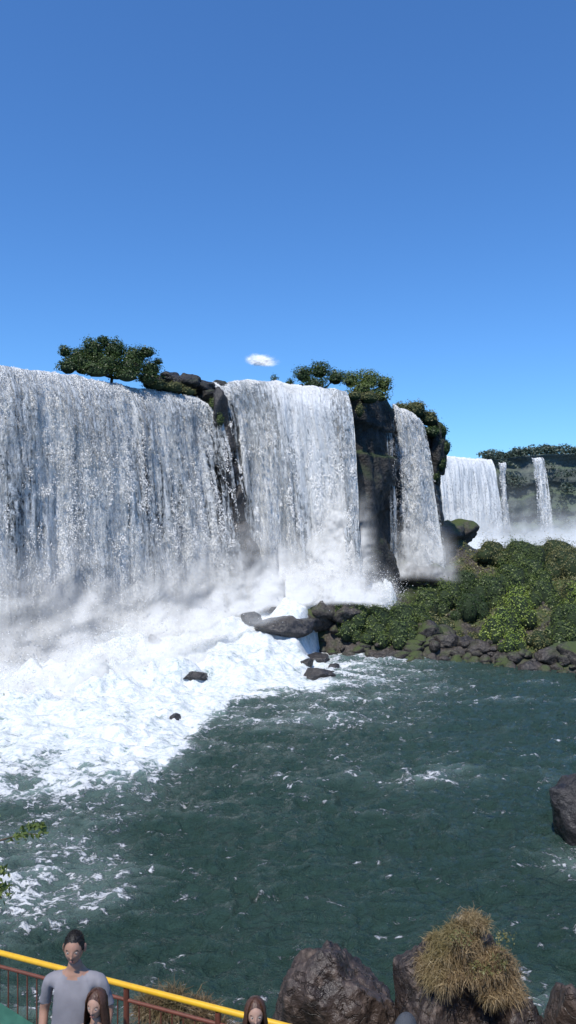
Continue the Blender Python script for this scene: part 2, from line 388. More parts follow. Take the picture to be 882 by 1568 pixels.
# ---------------------------------------------------------------- mist: billowing translucent layers + fine droplets
mroot=empty('mist',(0,60,3))
def billow(P,height,out,a0,seed,n=200,rows=40,mat=M_mist,pw=1.3,e0=.1,e1=.1,bulge=.45,sc=.25,parent=None,below=.6,flat=.35,hv=.5):
    Q,s=resample(P,n);T=unit(np.gradient(Q[:,:2],axis=0));Nn=np.stack([T[:,1],-T[:,0]],1)
    v=np.linspace(0,1,rows)[:,None];sf=np.linspace(0,1,n)[None,:]
    hh=np.interp(sf[0],np.linspace(0,1,len(height)),height)[None,:]*(.85+hv*fbm(s*sc,s*0,seed,3))[None,:]
    z=Q[None,:,2]-below+v*(hh+below)
    off=out*(1-v)**1.6+bulge*fbm(s[None,:]*sc*2,z*sc*2,seed+3,4)
    x=Q[None,:,0]+Nn[None,:,0]*off;y=Q[None,:,1]+Nn[None,:,1]*off
    de=a0*ss((1-v)/(1-flat))**pw*ss(v/.12)*ss(sf/max(e0,1e-3))*ss((1-sf)/max(e1,1e-3))*(1+.6*fbm(s[None,:]*sc*1.5,z*sc*1.5,seed+9,4))
    pr=parent or mroot
    return obj('billow',mesh_np('billow',np.stack([x,y,z],-1).reshape(-1,3)-np.array(pr.location),gridF(rows,n)[:,::-1],True,[mat],{'dens':np.clip(de,0,1)}),pr)
base=[(-45,45,1),(-30,48.5,1),(-20,52.5,1.3),(-15.5,57,1.8),(-11,60.5,2.6),(-6,65,3.6),(-1,67.6,4.4),(4.5,66.9,4.8),(10.5,67.6,4.6)]
def shift(P,dx,dy,dz): return [(x+dx,y+dy,z+dz) for x,y,z in P]
billow(base,[20,20,20,20,18,14.,11.,12,13,9,3],1.5,.98,5,flat=.0,pw=1.6,e0=.05,e1=.05,hv=.35)
billow(shift(base[:8]+[(9.8,67.2,4.6)],.6,-1.6,-.3),[5.5,5.5,6,6.5,7,7,5.6,5.6,6,4.4,1.9],1.2,1.0,15,flat=.0,pw=1.,e0=.05,e1=.08,hv=.6)
billow(shift(base[:7],1.4,-4.4,-.6),[3.0,3.0,3.4,4,4.4,3.6],2,.95,25,flat=.0,e0=.05,e1=.2,hv=.6)
billow([(-40,42,.3),(-24,45,.3),(-15,49,.6),(-10,53,.9),(-5,57,1.6),(-1,60,2.4)],[2.4,2.6,3.4,3.6,3.2,2.4],2,.85,35,flat=.0,e0=.05,e1=.25,hv=.6)
billow([(-.5,69.3,6),(3,68.2,6),(5.8,67.5,6),(8.6,67.9,6)],[6,12,16,7],.4,1.,45,flat=.05,e0=.35,e1=.25,n=90,rows=70,sc=.35,hv=.3)
billow([(9.6,76.2,5.5),(13.5,76.0,5.5),(18,76.4,5)],[8,11,7],.6,.9,55,flat=.0,e0=.3,e1=.3,n=60,hv=.3)
fr=empty('mist',(60,205,3))
billow([(30,196,-1),(48,198,-1),(62,205,-1),(80,208,-1),(110,200,-1)],[12,18,18,16,13],3,1.0,65,n=120,mat=M_mistfar,sc=.05,bulge=2,flat=.1,parent=fr)
billow([(30,188,-1),(48,190,-1),(62,196,-1),(80,200,-1),(120,190,-1)],[10,13,15,14,12],3,.9,75,n=120,mat=M_mistfar,sc=.05,bulge=2,flat=.1,parent=fr)
billow([(36,198,-1),(62,206,-1),(85,209,-1),(130,198,-1)],[28,32,30,28],3,.65,85,n=120,mat=M_mistfar,sc=.05,bulge=2,flat=.0,parent=fr)
Vs=[]
for x,y,z,r,n in [(-21,52,2,3,4000),(-16,56,2.8,2.6,4000),(-11.5,60,3.6,2.2,4000),(-7.5,63.5,4,2,3000),(-3,66.5,4.6,1.8,3000),(1.5,67,5.4,2,5000),(4.8,67.2,5.6,2.1,7000),(8.6,67.8,4.8,1.2,3000),(-14,52,1.2,3,5000),(-19,46,.8,3,4000),(-8,57,1.6,2.5,4000)]:
    P=rng.normal(size=(n,3))*np.array([r*1.3,r,r*.9])*.6+np.array([x,y,z]);P=P[P[:,2]>0]
    Vs.append(flakes(P,rdir(len(P)),.07*(.4+rng.random(len(P))),.8))
V,F=join(Vs);obj('fine_droplets',mesh_np('fine_droplets',V-np.array([0,60,3]),F,False,[M_spray]),mroot)
# small fair-weather cloud
cr=empty('cloud',(-56,1500,318))
for k,(cx,cy,cz,rx,rz,a0) in enumerate([(-4,0,0,62,27,1.0),(8,10,-3,52,20,.8)]):
    u,v=np.meshgrid(np.linspace(-1,1,90),np.linspace(-1,1,50));r=np.sqrt(u*u+v*v)
    x=u*rx;z=v*rz;y=-np.sqrt(np.clip(1-r*r,0,1))*10+fbm(u*3,v*2,k,4)*3
    shp=np.sqrt((u*1.45)**2+(np.where(v<0,v*2.3,v*1.5)+.25*u)**2)
    rr_=shp+.55*fbm(u*2.0+k*5,v*1.5,3.3,5,.6)
    de=a0*ss((1-rr_)*1.5)*ss((1-np.maximum(abs(u),abs(v)))*5)
    obj('puff',mesh_np('puff',np.stack([x+cx,y+cy,z+cz],-1).reshape(-1,3),gridF(50,90),True,[M_cloud],{'dens':np.clip(de,0,1)}),cr)

# ---------------------------------------------------------------- rocks
def rock_geo(seed,sub=4,planes=16,rough=.12,fine=.05):
    r=np.random.default_rng(seed);D,F=ico(sub)
    N=unit(r.normal(size=(planes,3)));h=.72+.28*r.random(planes)
    dt=D@N.T;rad=np.where(dt>.05,h/np.maximum(dt,.05),9).min(1);rad=np.minimum(rad,1.25)
    o=r.random(3)*50
    rad=rad*(1+rough*fbm(D[:,0]*1.8+o[0],D[:,1]*1.8+o[1],D[:,2]*1.8+o[2],4)+fine*fbm(D[:,0]*7+o[0],D[:,1]*7+o[1],D[:,2]*7+o[2],4,.6))
    return D*rad[:,None],F
def rock(name,c,r,seed,mat,sub=4,rz=0,rough=.14,fine=.05,planes=16):
    V,F=rock_geo(seed,sub,planes,rough,fine);V=V*np.array(r)
    a=math.cos(rz);b=math.sin(rz);V=np.stack([V[:,0]*a-V[:,1]*b,V[:,0]*b+V[:,1]*a,V[:,2]],1)
    return obj(name,mesh_np(name,V,F,True,[mat]),loc=c)
rock('boulder',(.88,16.2,.5),(1.3,1.3,1.72),11,M_rock,6,.3,.2,.08,14)
rock('boulder',(3.25,15.2,.5),(1.4,1.2,1.75),5,M_rock,6,1.1,.3,.1,14)
rock('boulder',(3.0,14.3,.6),(.75,.7,1.4),25,M_rock,5,.2,.25,.08,14)
rock('boulder',(4.35,14.9,.5),(.8,.8,1.6),31,M_rock,5,.7,.25,.08,14)
rock('boulder',(5.85,15.0,.5),(.75,.8,1.95),8,M_rock,5,.4,.2,.07,14)
rock('boulder',(2.15,15.4,.1),(.8,.8,1.0),18,M_rockwet,5,.4,.2,.07,14)
rock('boulder',(10.9,27.2,.5),(1.1,1.2,2.0),14,M_rockwet,5,.9,.2,.07,14)
for i,(x,y,r) in enumerate([(-18.2,60,1.2),(-16,61,1.1),(-10.6,57.5,.7),(-9.2,67,1.5),(-7.2,66,1.4),(-6.4,51.5,.62),(-6.6,43,.38),(-.4,61.5,1.6),(1.2,62.5,1.3),(-3.2,63,.9),(2.4,54.5,.95),(1.4,57,.6),(2.2,60,1.1),(-6.6,65,.8),(-1.6,64.8,.6),(3.6,57.5,.4)]):
    z=float(Hrap(np.array(x),np.array(y)))
    rock('rock',(x,y,z-r*(.1 if i!=5 else .25)),(r*1.35,r,r*.66),40+i,M_rockwet,4,i*1.3,.2,.06)
def shore_y(x): return np.interp(x,[1,2.2,5,9.7,13.7,18.8,21.6,40,75],[70,64.8,62.3,61,60,56.5,55,50,46])
def Hsh(x,y):
    t=y-shore_y(x)
    z=-1.4+1.7*ss((t+1.5)/3)+.17*np.clip(t,0,38)+fbm(x*.25,y*.25,3,5,.55)*1.0*ss(t/3)+fbm(x*1.1,y*1.1,5,4,.6)*.35
    z=z+2.2*np.exp(-(((x-4.5)/2.6)**2+((y-66)/1.4)**2))
    z=z+3.2*np.exp(-(((x-14)/3.5)**2+((y-80)/3.)**2))+2.6*np.exp(-(((x-20.5)/2.2)**2+((y-93)/4)**2))
    z=z-ss((y-103)/12)*9
    cap_=np.where(y<67.2,np.interp(x,[1.5,2.5,9],[1.0,4.4,9]),np.interp(x,[9,11.5],[3.2,9]))
    return np.minimum(z,cap_)
gx,gy=np.meshgrid(np.linspace(0,78,400),np.linspace(44,122,390))
obj('shore',mesh_np('shore',np.stack([gx,gy,Hsh(gx,gy)],-1).reshape(-1,3),gridF(390,400),True,[M_shore]))
k=0
for x,y,r in [(2.9,65.6,1.5),(3.6,66.2,1.6),(5.2,65.3,1.3),(12.5,78,1.6),(14.5,78,1.8),(16.8,79,1.4),(19.6,92,2.2),(21.5,93,1.8),(11.8,74,1.5),(13,74,1.2),(15.5,75,1.0),(18,79,1.),(12.3,64,1.1),(13.4,62.4,1.0),(12.2,66,1.0),(14.8,62.5,.8),(11,75,1.1),(22.2,56.6,1.1),(20.2,57.2,.9),(24.6,56.2,1.3),(15.8,60.5,.8),(13.2,64.8,.9),(21.8,58.6,.8)]:
    rock('rock',(x,y,float(Hsh(np.array(x),np.array(y)))+r*.2),(r*1.3,r,r*.8),90+k,M_shore,4,k*.9,.2,.06);k+=1
P=[]
for i in range(620):
    x=rng.uniform(3,60);y=shore_y(x)+rng.uniform(-1.1,2.8)**1 if rng.random()<.78 else shore_y(x)+rng.uniform(0,22)
    r=rng.uniform(.15,.65);V,F=rock_geo(200+i%30,3);z=float(Hsh(np.array(x),np.array(y)))
    a=rng.uniform(0,6.3);V=V*np.array([r*1.2,r,r*.75]);V=np.stack([V[:,0]*np.cos(a)-V[:,1]*np.sin(a),V[:,0]*np.sin(a)+V[:,1]*np.cos(a),V[:,2]],1)
    P.append((V+np.array([x,y,max(z,-.1)+r*.25]),F))
V,F=join(P);obj('shore_rocks',mesh_np('shore_rocks',V,F,True,[M_shore]))

# ---------------------------------------------------------------- vegetation
def crown(blobs,per,size,jit=.5,asp=.55,out_=.06):
    out=[]
    for c,r in blobs:
        r=np.array(r);n=int(per*(r[0]*r[1]+r[0]*r[2]+r[1]*r[2])/3)
        D=rdir(n);D[:,2]=np.where(D[:,2]<-.35,-D[:,2],D[:,2])
        nz=fbm(D[:,0]*2.2+c[0],D[:,1]*2.2+c[1],D[:,2]*2.2+c[2],3,.6)
        cl=fbm(D[:,0]*6+c[0],D[:,1]*6+c[1],D[:,2]*6+c[2],2)
        rr=(.85+.38*nz+.20*cl)*(1-.35*rng.random(n)**1.8)
        rr=np.where((rng.random(n)<out_)&(cl>.05),rr*1.22,rr)
        ok=cl>-.36+.2*rng.random(n)
        P=np.array(c)+D*rr[:,None]*r
        N=unit(D/r*r.mean()+rng.normal(size=(n,3))*jit+np.array([0,0,.35]))
        P=P[ok];N=N[ok];out.append(flakes(P,N,size*(.6+.8*rng.random(len(P))),asp))
    return join(out)
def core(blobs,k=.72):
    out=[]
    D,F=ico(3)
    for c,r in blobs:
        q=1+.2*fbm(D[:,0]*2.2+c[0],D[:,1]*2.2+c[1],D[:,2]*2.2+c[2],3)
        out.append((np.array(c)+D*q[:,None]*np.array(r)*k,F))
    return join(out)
def tube(pts,rad,k=7):
    pts=np.array(pts,float);n=len(pts);T=unit(np.gradient(pts,axis=0));a=np.linspace(0,2*np.pi,k,endpoint=False)
    r0=np.array([.3,.9,.1]);A=unit(np.cross(T,r0));B=np.cross(T,A)
    V=(pts[:,None]+(A[:,None]*np.cos(a)[None,:,None]+B[:,None]*np.sin(a)[None,:,None])*np.array(rad)[:,None,None]).reshape(-1,3)
    i=np.arange(n*k).reshape(n,k);j=np.roll(i,-1,axis=1)
    return V,np.stack([i[:-1],j[:-1],j[1:],i[1:]],-1).reshape(-1,4)
def limb(a,b,r0,r1,bend=.15,n=7):
    a=np.array(a,float);b=np.array(b,float);t=np.linspace(0,1,n)[:,None];L=np.linalg.norm(b-a)
    q=rng.normal(size=3)*bend*L
    return tube(a+(b-a)*t+q*t*(1-t)+rng.normal(size=(n,3))*.02*L*t,np.linspace(r0,r1,n))
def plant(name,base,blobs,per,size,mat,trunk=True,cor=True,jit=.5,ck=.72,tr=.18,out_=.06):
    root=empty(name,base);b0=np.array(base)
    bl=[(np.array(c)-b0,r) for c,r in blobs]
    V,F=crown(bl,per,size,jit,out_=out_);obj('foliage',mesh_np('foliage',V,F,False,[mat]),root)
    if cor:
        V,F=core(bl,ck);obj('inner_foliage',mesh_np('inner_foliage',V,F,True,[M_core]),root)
    if trunk:
        parts=[]
        fork=np.mean([c for c,_ in bl],axis=0)*np.array([.4,.4,.35])
        parts.append(limb((0,0,-.4),fork,tr,tr*.7,.1))
        for c,r in bl:
            parts.append(limb(fork,c,tr*.55,tr*.2))
            for q in range(4):
                d=rdir(1)[0];d[2]=abs(d[2]);parts.append(limb(c,np.array(c)+d*np.array(r)*.95,tr*.2,.015))
        V,F=join(parts);obj('branches',mesh_np('branches',V,F,True,[M_bark]),root)
    return root
plant('tree',(-15.8,66,23.2),[((-18.6,65.5,25.5),(1.4,1.4,1.2)),((-17.3,65.5,26.3),(1.4,1.4,1.3)),((-15.6,66,26.4),(1.4,1.4,1.3)),((-13.8,66.5,25.8),(1.5,1.4,1.3)),((-12.7,66.5,26.3),(.9,.8,.7)),
  ((-16.2,65,24.9),(2.0,1.4,1.5)),((-14.2,65.6,24.7),(1.9,1.2,1.4)),((-17.8,64.8,24.8),(1.7,1.2,1.3)),((-19.6,64.8,26.0),(.7,.7,.7)),((-12.4,66.8,24.8),(1.2,.8,1.)),((-19,63.8,24.5),(1.2,.8,1.)),((-16.5,64.0,24.2),(1.8,.8,.9)),((-14.2,65.0,24.0),(1.6,.8,.9)),((-11.8,67,25.6),(.5,.5,.4)),((-16.4,65.6,27.2),(.7,.7,.5)),((-12.6,66.2,23.9),(1.2,.8,.8))],950,.17,L_dark,ck=.55,out_=.22)
plant('shrub',(-12,68,23.2),[((-12.2,67.4,23.6),(1.4,1,.7)),((-10.8,68.2,23.5),(1.5,1,.6)),((-9.5,69.5,23.3),(1.,.8,.5))],900,.14,L_olive,False)
for i,(x,y,z,r) in enumerate([(-12.6,70,24.2,1.1),(-11.2,70.5,24.3,1.3),(-9.8,71.2,24.3,1.2),(-8.4,71.8,24,1.2),(-7.6,71.3,23.2,1.),(-19.5,65,23.4,.9),(-6.5,72.5,24.4,.7)]):
    rock('rock',(x,y,z),(r*1.2,r,r*.8),300+i,M_cliff,4,i,.2,.07)
for i,(x,y,z,r) in enumerate([(-6.5,70.8,21.5,1.2),(-6.1,70.4,18.5,1.0),(-5.4,70,15.5,.9),(-4.8,69.6,12.5,1.0),(-4.4,69,9.5,1.1),(-4.,68.5,7,1.2)]):
    rock('rock',(x,y,z),(r*.75,r,r*1.8),320+i,M_rockwet,4,i,.25,.08)
plant('shrub',(-6.9,70.2,21.8),[((-7.0,70.0,22.2),(.7,.6,.8)),((-6.4,69.5,20.6),(.45,.5,.8))],900,.13,L_mid,False)
plant('tree',(4.2,75,23.8),[((1.6,75,25.8),(1.3,1.2,1.2)),((3.2,75.4,26.3),(1.4,1.4,1.2)),((4.8,75,25.5),(1.3,1.3,1.1)),((0.2,75,24.9),(.6,.7,.7)),((2.6,74.6,24.8),(1.6,1.2,1.))],900,.17,L_dark,ck=.5,out_=.2)
plant('tree',(8.2,75,23.8),[((6.4,74.6,25.2),(1.3,1.4,1.2)),((8.2,75,25.3),(1.5,1.4,1.3)),((9.8,75.6,24.9),(1.1,1.2,1.1)),((7.4,73.8,24.2),(1.7,1.1,1.)),((9.2,75,23.7),(1.4,1.,1.))],900,.17,L_mid,ck=.5,out_=.2)
plant('tree',(-1.2,75.6,24.2),[((-1.4,75.6,25.4),(.5,.5,.8)),((-.9,75.6,25.0),(.4,.4,.5))],800,.15,L_dark,cor=False,tr=.06)
plant('shrub',(13.6,83,22.8),[((12.6,83,23.4),(1.4,1.1,1.)),((14.4,83.5,23.5),(1.5,1.2,1.3)),((16,84,22.6),(1.3,1.2,1.1)),((13,82.6,22.9),(1,.8,.8))],900,.17,L_olive,False,out_=.15)
rock('rock_outcrop',(17.0,85.5,19.2),(1.5,2,3.6),71,M_cliff,5,.3,.3,.1)
plant('shrub',(17,85,18),[((17.4,84.6,21.2),(1.1,1,1.)),((17.9,84.6,19.3),(.9,.9,1.2)),((17.4,84.2,17.4),(.8,.8,1.1)),((16.7,84,15.9),(.7,.7,.9)),((16.2,83.2,21),(1.1,.9,.8))],900,.17,L_dark,False)
plant('shrub',(6.2,71,23.4),[((6.4,71.4,23.2),(.9,.6,.6)),((8,72.6,23.2),(1.2,.7,.7)),((6.9,71.3,21.8),(.5,.4,.9))],900,.14,L_olive,False)
sp=[(4.6,65.6,1.5,1.2,L_mid),(6.0,65.2,1.9,1.7,L_mid),(8.,66.0,2.3,2.1,L_mid),(10.2,66.5,2.3,2.3,L_mid),(11.6,68,2.2,2.2,L_mid),(5.4,64.2,1.4,1.3,L_mid),(7.6,63.8,1.8,1.6,L_mid),(9.6,63.6,1.8,1.6,L_mid),(13.4,71,2.4,2.2,L_mid),(15.6,72,2.3,2.2,L_mid),
 (18.6,63.5,2.0,2.5,L_lime),(20.5,66,2.0,2.4,L_lime),(17.2,61.5,1.5,1.8,L_lime),(18.,59.2,1.2,1.3,L_lime),(16.,63.8,1.1,.9,L_olive),(14.9,65.0,.9,.7,L_olive),(14.2,67.0,1.1,.9,L_olive),(20.7,61,1.1,1.1,L_olive),(22.9,61.6,1.6,1.5,L_mid),(24,59.4,1.1,1.,L_olive),(24.6,64,2.,2.1,L_mid),
 (20,73,2.6,2.7,L_mid),(22.8,76,2.8,2.7,L_mid),(25.5,78,2.8,2.5,L_mid),(18.5,77,2.1,1.9,L_dark),(24,70,2.3,2.3,L_mid),(27,68,2.3,2.3,L_lime),(28,72,2.4,2.2,L_olive),(30,80,3,2.6,L_olive),(27,86,3.2,2.5,L_mid),(32,88,3.4,2.6,L_olive),(24,87,2.6,2.2,L_olive),(36,84,3.4,2.6,L_mid),(33,74,3,2.4,L_mid),(17,69,2,2.0,L_dark),(21.5,69.5,1.8,2.0,L_lime),(29,62,2.4,2.2,L_mid),(34,64,2.8,2.2,L_olive),(40,70,3.4,2,L_mid),(45,80,4,2.2,L_mid),(38,58,2.6,1.5,L_mid),(46,62,3,1.7,L_olive),(12.2,66.6,1.1,1.1,L_mid),(26,60.3,1.3,1.2,L_mid),(13.2,68.8,1.2,1.2,L_olive)]
for x,y,r,h,mt in sp:
    z=float(Hsh(np.array(x),np.array(y)));z=max(z,.2)
    bl=[((x,y,z+h*.25),(r*.72,r*.7,h))]
    for q in range(5):
        a=q*1.256+x;bl.append(((x+math.cos(a)*r*.6,y+math.sin(a)*r*.55,z+h*rng.uniform(-.1,.3)),(r*.42,r*.42,h*rng.uniform(.4,.75))))
    plant('shrub',(x,y,z),bl,540,.17,mt,False,ck=.8,jit=.5,out_=.12)
n=60000;x=rng.uniform(3.5,60,n);y=rng.uniform(50,104,n);t=y-shore_y(x);q=fbm(x*.3,y*.3,8,3)
ok=(t>2.6)&(q>-.02)&((x>12)|(y<66.8));x=x[ok];y=y[ok];n=len(x)
V,F=flakes(np.stack([x,y,Hsh(x,y)+rng.random(n)*.25],1),unit(rng.normal(size=(n,3))*.5+np.array([0,-.3,.8])),.22*(.5+rng.random(n)),.6)
obj('shore_groundcover',mesh_np('shore_groundcover',V,F,False,[L_olive]))
bl=[]
for i in range(260):
    x=rng.uniform(-10,200);yb=np.interp(x,[-160,20,44,57,75,100,170,320],[240,235,214,222,224,216,190,150])
    zt=np.interp(x,[20,44,57,75,100,170],[29,27,27,29.5,29.5,30])
    if 42<x<60: continue
    r=rng.uniform(1.6,3.6);bl.append(((x,yb+rng.uniform(1,10),zt+rng.uniform(-.5,1.6)),(r,r,r*.75)))
for i in range(320):
    x=rng.uniform(57,200);yb=np.interp(x,[57,75,100,170,320],[222,224,216,190,150])
    if 70<x<76.5 or 59<x<65: continue
    z=rng.uniform(3,27);r=rng.uniform(1.2,2.8);bl.append(((x,yb-8*(1-z/29)**1.2-.5,z),(r,1.5,r*.8)))
V,F=crown(bl,26,.75,.6);obj('forest',mesh_np('forest',V,F,False,[L_far]))

# ---------------------------------------------------------------- dry grass tufts
def tuft(name,clumps,nb,Lh,wd,mat,base):
    b0=np.array(base);Vs=[]
    for c,sc,lean in clumps:
        n=int(nb*sc);D=rdir(n);D[:,2]=abs(D[:,2])+.25;D=unit(D+np.array(lean))
        L_=Lh*sc*(.4+.8*rng.random(n));root=np.array(c)-b0+rng.normal(size=(n,3))*np.array([.10,.09,.06])*sc
        side=unit(np.cross(D,rdir(n)));pts=[]
        for t in (0,.35,.7,1.):
            p=root+D*(L_*t)[:,None];p[:,2]-=L_*(t**2)*.75*(1.15-D[:,2]*.5);p=p+rng.normal(size=(n,3))*.012
            wv_=wd*(1-t*.85)
            pts.append(p-side*wv_*.5);pts.append(p+side*wv_*.5)
        Vv=np.stack(pts,1).reshape(-1,3);i=np.arange(n)[:,None]*8
        F=np.concatenate([i+np.array([[0,1,3,2]]),i+np.array([[2,3,5,4]]),i+np.array([[4,5,7,6]])])
        Vs.append((Vv,F))
    V,F=join(Vs);return obj(name,mesh_np(name,V,F,False,[mat]),loc=base)
cl=[];tr_=np.random.default_rng(3)
for i in range(74):
    a=tr_.uniform(-1,1);hh=1-abs(a)**2.6*.8
    x=3.62+a*.84;q=tr_.random();z=2.66-(.25 if a>.4 else 0)+hh*1.15*q
    y=14.56+.42*q+tr_.uniform(-.12,.2)
    cl.append(((x,y,z),tr_.uniform(.5,1.0),(a*.4,-.4,-.1+.4*q)))
tuft('dry_grass_tuft',cl,560,.37,.014,L_dry,(3.6,15,2.8))
rock('boulder',(3.62,15.35,2.2),(.8,.4,1.2),33,M_rock,5,.1,.2,.08,14)
V,F=crown([((0,0,0),(.25,.2,.35)),((-.35,.0,-.1),(.3,.2,.25)),((-.7,0,.55),(.3,.2,.2)),((.1,0,.5),(.25,.2,.25))],2600,.05,.8);obj('grass_weeds',mesh_np('grass_weeds',V,F,False,[L_olive]),loc=(4.1,14.4,3.1))

# ---------------------------------------------------------------- bank below the walkway
gx,gy=np.meshgrid(np.linspace(-30,26,300),np.linspace(-14,18,200))
zb=np.where(gy<7.7,6.2,6.2-(gy-7.7)*1.15);zb=np.maximum(zb,-2.5)+fbm(gx*.6,gy*.6,4,4)*.35*ss((gy-6)/2)
obj('bank',mesh_np('bank',np.stack([gx,gy,zb],-1).reshape(-1,3),gridF(200,300),True,[M_bank]))
cl=[]
for i in range(46):
    x=rng.uniform(-4.2,-.2);y=rng.uniform(7.6,8.6)+(-.28*(x+1.5));cl.append(((x,y,6.2-(max(y-7.7,0))*1.0+rng.uniform(-.1,.15)),rng.uniform(.5,.9),(0,0,.3)))
tuft('dry_brush',cl,420,.5,.01,L_drydark,(-2,8,6.3))
tuft('dry_grass_tuft',[((-1.28,8.,6.6),.8,(0,0,.2)),((-1.0,8.05,6.5),.7,(.1,0,.2)),((-1.5,8,6.6),.6,(-.1,0,.2)),((-.75,7.9,6.4),.6,(-.1,0,.2))],1500,.5,.01,L_drydark,(-1.2,8,6.3))

# ---------------------------------------------------------------- walkway with railing
M_yel=plain('yellow_paint',(.72,.42,.02),.35,(.66,.36,.02),14,.002)
M_red=plain('rust_red_paint',(.16,.045,.025),.55,(.11,.035,.02),20,.003)
M_conc=plain('concrete',(.30,.28,.26),.9,(.22,.21,.19),6,.01)
M_green=plain('green_sheet',(.06,.17,.10),.5,(.04,.12,.07),12,.003)
A0=np.array([-4.3,7.62]);A1=np.array([2.6,5.08]);dr=(A1-A0)/np.linalg.norm(A1-A0);LL=np.linalg.norm(A1-A0)
nr=np.array([dr[1],-dr[0]])
if nr[1]>0:nr=-nr
fz=6.8
def box8(lo,hi):
    x0,y0,z0=lo;x1,y1,z1=hi
    V=np.array([(x0,y0,z0),(x1,y0,z0),(x1,y1,z0),(x0,y1,z0),(x0,y0,z1),(x1,y0,z1),(x1,y1,z1),(x0,y1,z1)],float)
    return V,np.array([(0,3,2,1),(4,5,6,7),(0,1,5,4),(1,2,6,5),(2,3,7,6),(3,0,4,7)])
def world2(P):
    P=np.array(P,float);return np.stack([A0[0]+dr[0]*P[:,0]+nr[0]*P[:,1],A0[1]+dr[1]*P[:,0]+nr[1]*P[:,1],P[:,2]],1)
root=empty('walkway',(A0[0],A0[1],fz));o0=np.array([A0[0],A0[1],fz])
planks=[]
for i in range(int(LL/.2)):
    V,F=box8((i*.2,-.12,fz-.06),(i*.2+.19,3.6,fz));planks.append((world2(V)-o0,F))
V,F=join(planks);obj('deck',mesh_np('deck',V,F,False,[M_conc]),root)
V,F=join([(world2(box8((i,j,5.2),(i+.25,j+.25,fz-.063))[0])-o0,box8((0,0,0),(1,1,1))[1]) for i in (.5,3.5,6.5) for j in (.1,3.)])
obj('supports',mesh_np('supports',V,F,False,[M_conc]),root)
rr=empty('railing',(A0[0],A0[1],fz))
rt=fz+.99
def rod(p,q,r,k=10):
    P=world2(np.array([p,q]));return tube(np.linspace(P[0],P[1],4)-o0,[r]*4,k)
V,F=rod((0,0,rt),(LL,0,rt),.025);obj('top_rail',mesh_np('top_rail',V,F,True,[M_yel]),rr)
parts=[rod((0,0,rt-.13),(LL,0,rt-.13),.016),rod((0,0,fz+.12),(LL,0,fz+.12),.016)]
x=.1
while x<LL: parts.append(rod((x,0,fz+.12),(x,0,rt-.13),.007,6));x+=.11
V,F=join(parts);obj('balusters',mesh_np('balusters',V,F,True,[M_red]),rr)
V,F=join([rod((x,0,fz),(x,0,rt-.02),.026) for x in (.15,1.62,3.05,3.95,5.4,6.8)]);obj('posts',mesh_np('posts',V,F,True,[M_red]),rr)

root=empty('green_awning',(-2.3,4.5,8.9))
u,v=np.meshgrid(np.linspace(0,1,60),np.linspace(0,1,16))
gx=-3.6+u*2.08;gy=4.75-v*1.6;gz=9.96-1.33*u+np.sin(v*10*6.28)*.008
V=np.stack([gx,gy,gz],-1).reshape(-1,3)-np.array([-2.3,4.5,8.9]);F=gridF(16,60)
V2=V.copy();V2[:,2]-=.03
V,F=join([(V,F),(V2,F[:,::-1])]);obj('roof_sheet',mesh_np('roof_sheet',V,F,True,[M_green]),root)
V,F=join([tube(np.array([(x,y,-2.1),(x,y,-.3),(x,y,z)]),[.03]*3) for x,y,z in ((-1.2,.1,.9),(.6,.1,-.18),(-1.2,-1.2,.9),(.6,-1.2,-.18))]);obj('poles',mesh_np('poles',V,F,True,[M_red]),root)

root=empty('tree',(-4.6,8.2,6.0));parts=[limb((0,0,-.3),(.5,-.4,2.4),.09,.06),limb((.5,-.4,2.4),(1.35,-.9,2.55),.04,.02),limb((1.35,-.9,2.55),(2.22,-1.2,2.98),.016,.005,.1),limb((1.35,-.9,2.55),(1.9,-1.2,2.35),.014,.005,.1),limb((.5,-.4,2.4),(.2,0,4),.05,.02)]
V,F=join(parts);obj('branches',mesh_np('branches',V,F,True,[M_bark]),root)
V,F=crown([((2.17,-1.2,2.97),(.16,.14,.09)),((2.05,-1.2,2.9),(.10,.1,.05)),((1.88,-1.2,2.35),(.13,.15,.13)),((1.86,-1.2,2.55),(.1,.1,.1)),((1.3,-.9,2.7),(.4,.4,.35)),((.2,0,4),(1,1,.8))],6500,.06,.9,.42);obj('foliage',mesh_np('foliage',V,F,False,[L_mid]),root)

# ---------------------------------------------------------------- people
def skinmat(name,c): 
    m=plain(name,c,.5,tuple(x*.9 for x in c),30,.001);m.node_tree.nodes['Principled BSDF'].inputs['Subsurface Weight'].default_value=.05;return m
def skin_mesh(J,E,sub=2,roots=(0,)):
    me=bpy.data.meshes.new('t');me.from_pydata([tuple(j[0]) for j in J],E,[]);o=bpy.data.objects.new('t',me);scene.collection.objects.link(o)
    mo=o.modifiers.new('s','SKIN');mo.use_smooth_shade=True
    for i,j in enumerate(J):
        sv=me.skin_vertices[0].data[i];sv.radius=(j[1],j[1]);sv.use_root=(i in roots)
    mo2=o.modifiers.new('d','SUBSURF');mo2.levels=sub;mo2.render_levels=sub
    m2=bpy.data.meshes.new_from_object(o.evaluated_get(bpy.context.evaluated_depsgraph_get()))
    bpy.data.objects.remove(o);return m2
def strands(P0,dirs,L_,droop,wd,k=4,jit=.002):
    n=len(P0);side=unit(np.cross(dirs,rdir(n)));pts=[];ts=np.linspace(0,1,k)
    for t in ts:
        p=P0+dirs*(L_*t)[:,None];p[:,2]-=droop*L_*t*t;p=p+rng.normal(size=(n,3))*jit
        w_=wd*(1-t*.7);pts+= [p-side*w_,p+side*w_]
    V=np.stack(pts,1).reshape(-1,3);i=np.arange(n)[:,None]*2*k
    F=np.concatenate([i+np.array([[2*q,2*q+1,2*q+3,2*q+2]]) for q in range(k-1)]);return V,F
